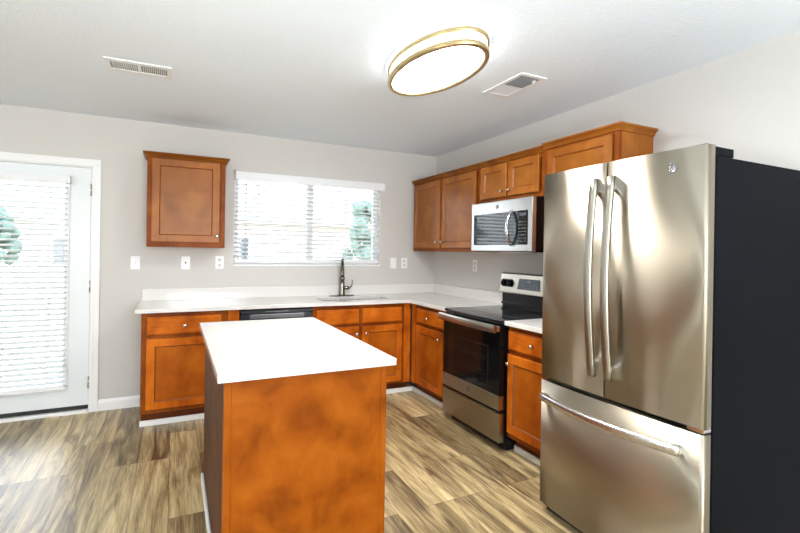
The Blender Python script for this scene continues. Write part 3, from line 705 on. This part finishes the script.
# ------------------------------------------------------------------ refrigerator (local: x 0..0.905, front -y)
t_ = thing('refrigerator', 'large stainless french-door refrigerator with dark grey sides', 'refrigerator', (0, -2.716, 0), RW)
wd = 0.862
MB().box(0.004, wd-0.004, -0.852, -0.06, 0.03, 1.762, 0.004).build('case', charcoal, t_)
MB().box(0.015, wd-0.015, -0.868, -0.852, 0.06, 1.755).build('gasket', black_matte, t_)
SPL = 0.425
def fdoor(x0, x1, z0, z1):
    """door whose front bulges slightly along the whole refrigerator width, with rounded outer edges"""
    b_ = bmesh.new(); N = 18; cols = []
    def front(x): u_ = (x-wd/2)/(wd/2); return -0.912-0.018*(1-u_*u_)
    prof = []
    ra, rb = (0.016 if x0 < 0.01 else 0.006), (0.016 if x1 > wd-0.01 else 0.006)
    for k in range(5): a = PI/2*k/4; prof.append((x0+ra*(1-math.cos(PI/2-a)) if False else x0+ra-ra*math.cos(a), front(x0)+ra-ra*math.sin(a)))
    for k in range(1, N): x = x0+ra+(x1-rb-x0-ra)*k/N; prof.append((x, front(x)))
    for k in range(5): a = PI/2*(1-k/4); prof.append((x1-rb+rb*math.cos(a), front(x1)+rb-rb*math.sin(a)))
    prof = [(x0, -0.869)] + prof + [(x1, -0.869)]
    e = 0.004
    lo = [b_.verts.new((x, y, z0)) for x, y in prof]; hi = [b_.verts.new((x, y, z1)) for x, y in prof]
    for k in range(len(prof)-1):
        f = b_.faces.new((lo[k], lo[k+1], hi[k+1], hi[k])); f.smooth = 0 < k < len(prof)-2
    b_.faces.new((lo[-1], lo[0], hi[0], hi[-1])); b_.faces.new(lo[::-1]); b_.faces.new(hi)
    bmesh.ops.recalc_face_normals(b_, faces=b_.faces)
    m_ = MB(); m_.merge(b_); return m_
ld = fdoor(0.0, SPL-0.003, 0.728, 1.800).build('door', steel, t_)
rd = fdoor(SPL+0.003, wd, 0.728, 1.800).build('door', steel, t_)
fd = fdoor(0.0, wd, 0.052, 0.706).build('freezer_drawer', steel, t_)
for o, x0, x1 in ((ld, 0.0, SPL-0.003), (rd, SPL+0.003, wd)):
    MB().box(x0+0.01, x1-0.01, -0.905, -0.872, 1.800, 1.803).build('top_cap', charcoal, o)
def arc_handle(par, x, zlo, zhi):
    N = 20; p_ = [(x, -0.952-0.032*math.sin(PI*k/N), zlo+(zhi-zlo)*k/N) for k in range(N+1)]
    q = MB(); q.sweep(p_, [(-0.018, -0.006), (-0.010, -0.010), (0.010, -0.010), (0.018, -0.006), (0.018, 0.008), (-0.018, 0.008)], up=(0, -1, 0)); ho = q.build('handle', steel_range, par)
    for zz in (zlo+0.0, zhi-0.06):
        MB().box(x-0.016, x+0.016, -0.951, -0.914, zz, zz+0.06, 0.004).build('handle_bracket', chrome, ho)
arc_handle(ld, SPL-0.050, 0.818, 1.728); arc_handle(rd, SPL+0.042, 0.818, 1.728)
N = 24; x0_, x1_ = 0.046, 0.79
q = MB(); q.sweep([(x0_+(x1_-x0_)*k/N, -0.945-0.052*math.sin(PI*k/N), 0.626) for k in range(N+1)], [(-0.009, -0.019), (0.006, -0.019), (0.011, -0.009), (0.011, 0.009), (0.006, 0.019), (-0.009, 0.019)]); ho = q.build('handle', steel_plain, fd)
for xx in (x0_, x1_-0.035): MB().box(xx, xx+0.035, -0.942, -0.914, 0.611, 0.641, 0.004).build('handle_bracket', chrome, ho)
badge(rd, 0.728, -0.9205, 1.728, 0.021, badge_grey, chrome)
for xx in (0.006, wd-0.070):
    q = MB(); q.box(xx, xx+0.064, -0.868, -0.735, 1.763, 1.798, 0.004); q.build('hinge_cover', charcoal, t_)
q = MB(); q.box(wd-0.07, wd-0.004, -0.905, -0.86, 0.710, 0.724, 0.003); q.build('centre_hinge', chrome, t_)
q = MB(); q.box(0.02, wd-0.02, -0.87, -0.80, 0.0, 0.05); q.build('base_grille', black_matte, t_)
for xx in (0.06, wd-0.10):
    for yy in (-0.76, -0.12): MB().box(xx, xx+0.04, yy, yy+0.04, 0.0, 0.031).build('foot', black_matte, t_)

# ------------------------------------------------------------------ ceiling light
LX, LY, LA, LB = -1.402, -2.372, 0.208, 0.406
t_ = thing('ceiling_light', 'lit oval ceiling lamp with two brass rings', 'lamp', (LX, LY, H))
def oval(k, n=72): return [(LA*math.cos(2*PI*i/n)*1.0+math.copysign(1, math.cos(2*PI*i/n))*0*k, LB*math.sin(2*PI*i/n)) for i in range(n)]
def oval_solid(ins, z0, z1, dome):
    b_ = bmesh.new(); rows = []
    prof = [(ins, z1), (ins, z0)] + [(ins+(LA-ins)*u*0.99, z0-dome*math.sin(u*PI/2)) for u in (0.15, 0.35, 0.6, 0.8, 1.0)]
    for i_, z in prof:
        rows.append([b_.verts.new(((LA-i_)*math.cos(2*PI*k/72), (LB-i_)*math.sin(2*PI*k/72) , z)) for k in range(72)])
    for q in range(len(rows)-1):
        for k in range(72):
            j = (k+1) % 72; f = b_.faces.new((rows[q][k], rows[q][j], rows[q+1][j], rows[q+1][k])); f.smooth = q > 0; f.material_index = 1 if q == 0 else 0
    b_.faces.new(rows[0]).material_index = 1; b_.faces.new(rows[-1][::-1]); bmesh.ops.recalc_face_normals(b_, faces=b_.faces)
    m_ = MB(); m_.merge(b_); return m_
oval_solid(0.012, -0.086, -0.0305, 0.012).build('diffuser', [lamp_mat, lamp_side], t_)
oval_solid(0.07, -0.030, -0.0005, 0.0001).build('housing', [white_paint, white_paint], t_)
def oval_ring(z0, z1, inn, out):
    b_ = bmesh.new(); rows = []
    for o_, z in ((inn, z0), (out-0.003, z0), (out, z0+0.003), (out, z1-0.003), (out-0.003, z1), (inn, z1)):
        rows.append([b_.verts.new(((LA+o_)*math.cos(2*PI*k/72), (LB+o_)*math.sin(2*PI*k/72), z)) for k in range(72)])
    for q in range(len(rows)):
        for k in range(72):
            j = (k+1) % 72; r2 = rows[(q+1) % len(rows)]; f = b_.faces.new((rows[q][k], rows[q][j], r2[j], r2[k])); f.smooth = True
    bmesh.ops.recalc_face_normals(b_, faces=b_.faces)
    m_ = MB(); m_.merge(b_); return m_
oval_ring(-0.102, -0.076, -0.020, 0.008).build('ring', brass, t_)
oval_ring(-0.040, -0.014, -0.011, 0.008).build('ring', brass, t_)
pn = MB()
for k in range(4):
    a = PI/4+k*PI/2; pn.lathe([(0.003, -0.082), (0.003, -0.034)], (LA*math.cos(a)*0.995, LB*math.sin(a)*0.995, 0), 'z', 8)
pn.build('ring_post', brass, t_)

# ------------------------------------------------------------------ ceiling vents
t_ = thing('ceiling_vent', 'narrow white slotted ceiling vent near the patio door', 'vent', (-2.895, -1.358, H))
q = MB(); a, c = 0.178, 0.105
q.box(-a, a, -c, -0.062, -0.008, -0.0005, 0.002); q.box(-a, a, 0.062, c, -0.008, -0.0005, 0.002); q.box(-a, -0.150, -0.062, 0.062, -0.008, -0.0005, 0.002); q.box(0.150, a, -0.062, 0.062, -0.008, -0.0005, 0.002); q.box(-0.009, 0.009, -0.062, 0.062, -0.008, -0.0005, 0.002)
q.build('frame', white_paint, t_)
MB().box(-0.150, 0.150, -0.062, 0.062, -0.002, -0.0005).build('duct_recess', grey_slot, t_)
for side, tx in ((-1, -0.003), (1, 0.003)):
    for k in range(12):
        xx = side*(0.018+0.0108*k)
        q = MB(); q.prism([(xx, -0.002), (xx+0.0026, -0.002), (xx+tx+0.0026, -0.0075), (xx+tx, -0.0075)], -0.062, 0.062, 'y'); q.build('slat', white_paint, t_)
t_ = thing('ceiling_vent', 'square-framed white ceiling register beside the oval lamp with a grey half', 'vent', (-0.722, -2.226, H))
q = MB(); a, c = 0.102, 0.200
for (x0, x1, y0, y1) in ((-a, a, -c, -c+0.03), (-a, a, c-0.03, c), (-a, -a+0.026, -c+0.03, c-0.03), (a-0.026, a, -c+0.03, c-0.03)): q.box(x0, x1, y0, y1, -0.009, -0.0005, 0.002)
q.build('frame', white_paint, t_)
MB().box(-a+0.026, a-0.026, -c+0.03, c-0.03, -0.002, -0.0005).build('duct_recess', grey_slot, t_)
for k in range(16):
    yy = -0.166+0.0105*k
    q = MB(); q.prism([(yy, -0.0018), (yy+0.0022, -0.0018), (yy+0.0052, -0.0072), (yy+0.003, -0.0072)], -a+0.026, a-0.026, 'x'); q.build('slat', simple('grey_shade_slat', (0.24, 0.25, 0.27), 0.5) if k == 0 else MATS['grey_shade_slat'], t_)  # dark recess between these louvres put into the grey slat colour
for k in range(15):
    yy = 0.006+0.0105*k
    q = MB(); q.prism([(yy, -0.0072), (yy+0.0112, -0.0050), (yy+0.0112, -0.0038), (yy, -0.006)], -a+0.026, a-0.026, 'x'); q.build('slat', white_paint, t_)
q = MB(); q.box(0.045, 0.050, -0.150, -0.125, -0.022, -0.007, 0.001); q.build('damper_lever', white_paint, t_)

# ------------------------------------------------------------------ wall plates
def plate(name, label, cat, x, z, rz=0, y=0.0, kind='outlet', group=None):
    t_ = thing(name, label, cat, (x, y, z) , rz)
    MB().box(-0.036, 0.036, -0.006, -0.0002, -0.058, 0.058, 0.002).build('cover_plate', plastic, t_)
    if kind == 'outlet':
        for dz_ in (-0.024, 0.024):
            q = MB(); q.lathe([(0.017, -0.006), (0.0165, -0.0085), (0.015, -0.009)], (0, 0, dz_), 'y', 20); f_ = q.build('socket', simple('almond_socket', (0.70, 0.70, 0.68), 0.4) if 'almond_socket' not in MATS else MATS['almond_socket'], t_)
            q = MB(); q.box(-0.008, -0.005, -0.0094, -0.0088, dz_-0.003, dz_+0.007); q.box(0.005, 0.008, -0.0094, -0.0088, dz_-0.003, dz_+0.007); q.lathe([(0.003, -0.0088), (0.003, -0.0094)], (0, 0, dz_-0.009), 'y', 10)
            q.build('slot', slot_dark, f_)
    elif kind == 'switch':
        q = MB(); q.prism([(-0.006, -0.010), (-0.022, 0.006), (-0.022, 0.012), (-0.006, 0.012)], -0.005, 0.005, 'x'); q.build('toggle', plastic, t_)
    elif kind == 'jack':
        q = MB(); q.lathe([(0.008, -0.006), (0.008, -0.009), (0.005, -0.009), (0.005, -0.016)], (0, 0, 0), 'y', 16); q.build('jack', nickel, t_)
    q = MB()
    for dz_ in ((0.0,) if kind == 'outlet' else (-0.042, 0.042)): q.lathe([(0.0035, -0.006), (0.003, -0.0072)], (0, 0, dz_), 'y', 10)
    q.build('screw', alu, t_)
    return t_
plate('light_switch', 'white toggle switch on the wall nearest the patio door', 'switch', -2.990, 1.247, kind='switch')
plate('wall_jack', 'white jack plate on the wall under the lone wall cabinet', 'outlet', -2.597, 1.246, kind='jack')
plate('wall_outlet', 'white duplex outlet just left of the window', 'outlet', -2.311, 1.251)
plate('light_switch', 'white switch just right of the window, nearer of the pair', 'switch', -0.527, 1.250, kind='switch')
plate('wall_outlet', 'white duplex outlet right of the window, nearer the corner of the pair', 'outlet', -0.394, 1.250)
plate('wall_outlet', 'white duplex outlet on the right wall under the corner wall cabinet', 'outlet', 0, 1.250, RW, -0.805)

# ------------------------------------------------------------------ outside
struct(MB().box(-40, 40, T+0.02, 60, -0.35, -0.30).build('ground', lawn_mat))
def house(label, x, y, wd, dp, hw, hr, wall_m, rz=0, overhang=0.4):
    t_ = thing('house', label, 'house', (x, y, -0.30), rz)
    MB().box(-wd/2, wd/2, 0, dp, 0, hw).build('wall', wall_m, t_)
    o = overhang
    MB().prism([(-o, hw), (dp/2, hw+hr), (dp+o, hw), (dp+o, hw+0.15), (dp/2, hw+hr+0.18), (-o, hw+0.15)], -wd/2-o, wd/2+o, 'x').build('roof', roof_mat, t_)
    MB().prism([(0, hw), (dp/2, hw+hr), (dp, hw)], -wd/2, wd/2, 'x').build('gable', siding, t_)
    for xx in (-wd*0.28, wd*0.3):
        f_ = MB().box(xx-0.55, xx+0.55, -0.06, 0.0, 0.9, 2.1).build('window', white_paint, t_)
        MB().box(xx-0.48, xx+0.48, -0.07, -0.06, 0.97, 2.03).build('pane', slate, f_)
    return t_
house('pale neighbouring house with gabled roof seen through the window blind', 1.5, 11.0, 9.0, 8.0, 2.5, 2.4, brick_mat)
house('low tan house far beyond the patio door', -9.0, 17.0, 9.0, 8.0, 2.6, 2.2, siding)
def tree(label, x, y, h, r_, seed):
    t_ = thing('tree', label, 'tree', (x, y, -0.30)); rnd = random.Random(seed)
    MB().tube([(0, 0, 0), (0.05, 0, h*0.3), (0, 0.05, h*0.6)], [0.16, 0.12, 0.07], 10, up=(0, 1, 0)).build('trunk', bark, t_)
    m_ = MB()
    for k in range(70):
        a, e = rnd.uniform(0, 2*PI), rnd.uniform(0, 1); rr_ = r_*0.85*rnd.random()**0.5*(1-0.45*e)
        b_ = bmesh.new(); bmesh.ops.create_icosphere(b_, subdivisions=2, radius=r_*rnd.uniform(0.12, 0.24))
        for v in b_.verts: v.co *= rnd.uniform(0.8, 1.2)
        bmesh.ops.translate(b_, vec=(rr_*math.cos(a), rr_*math.sin(a), h*0.42+h*0.5*e), verts=b_.verts); m_.merge(b_)
    m_.build('foliage', leaf_mat, t_)
tree('green leafy tree rising behind the right end of the window blind', 2.5, 8.4, 3.35, 0.75, 3)
tree('green bushy tree far beyond the patio door', -7.3, 12.0, 2.9, 0.9, 5)
tree('small green tree seen through the left part of the window blind', -4.6, 11.5, 3.4, 0.8, 8)
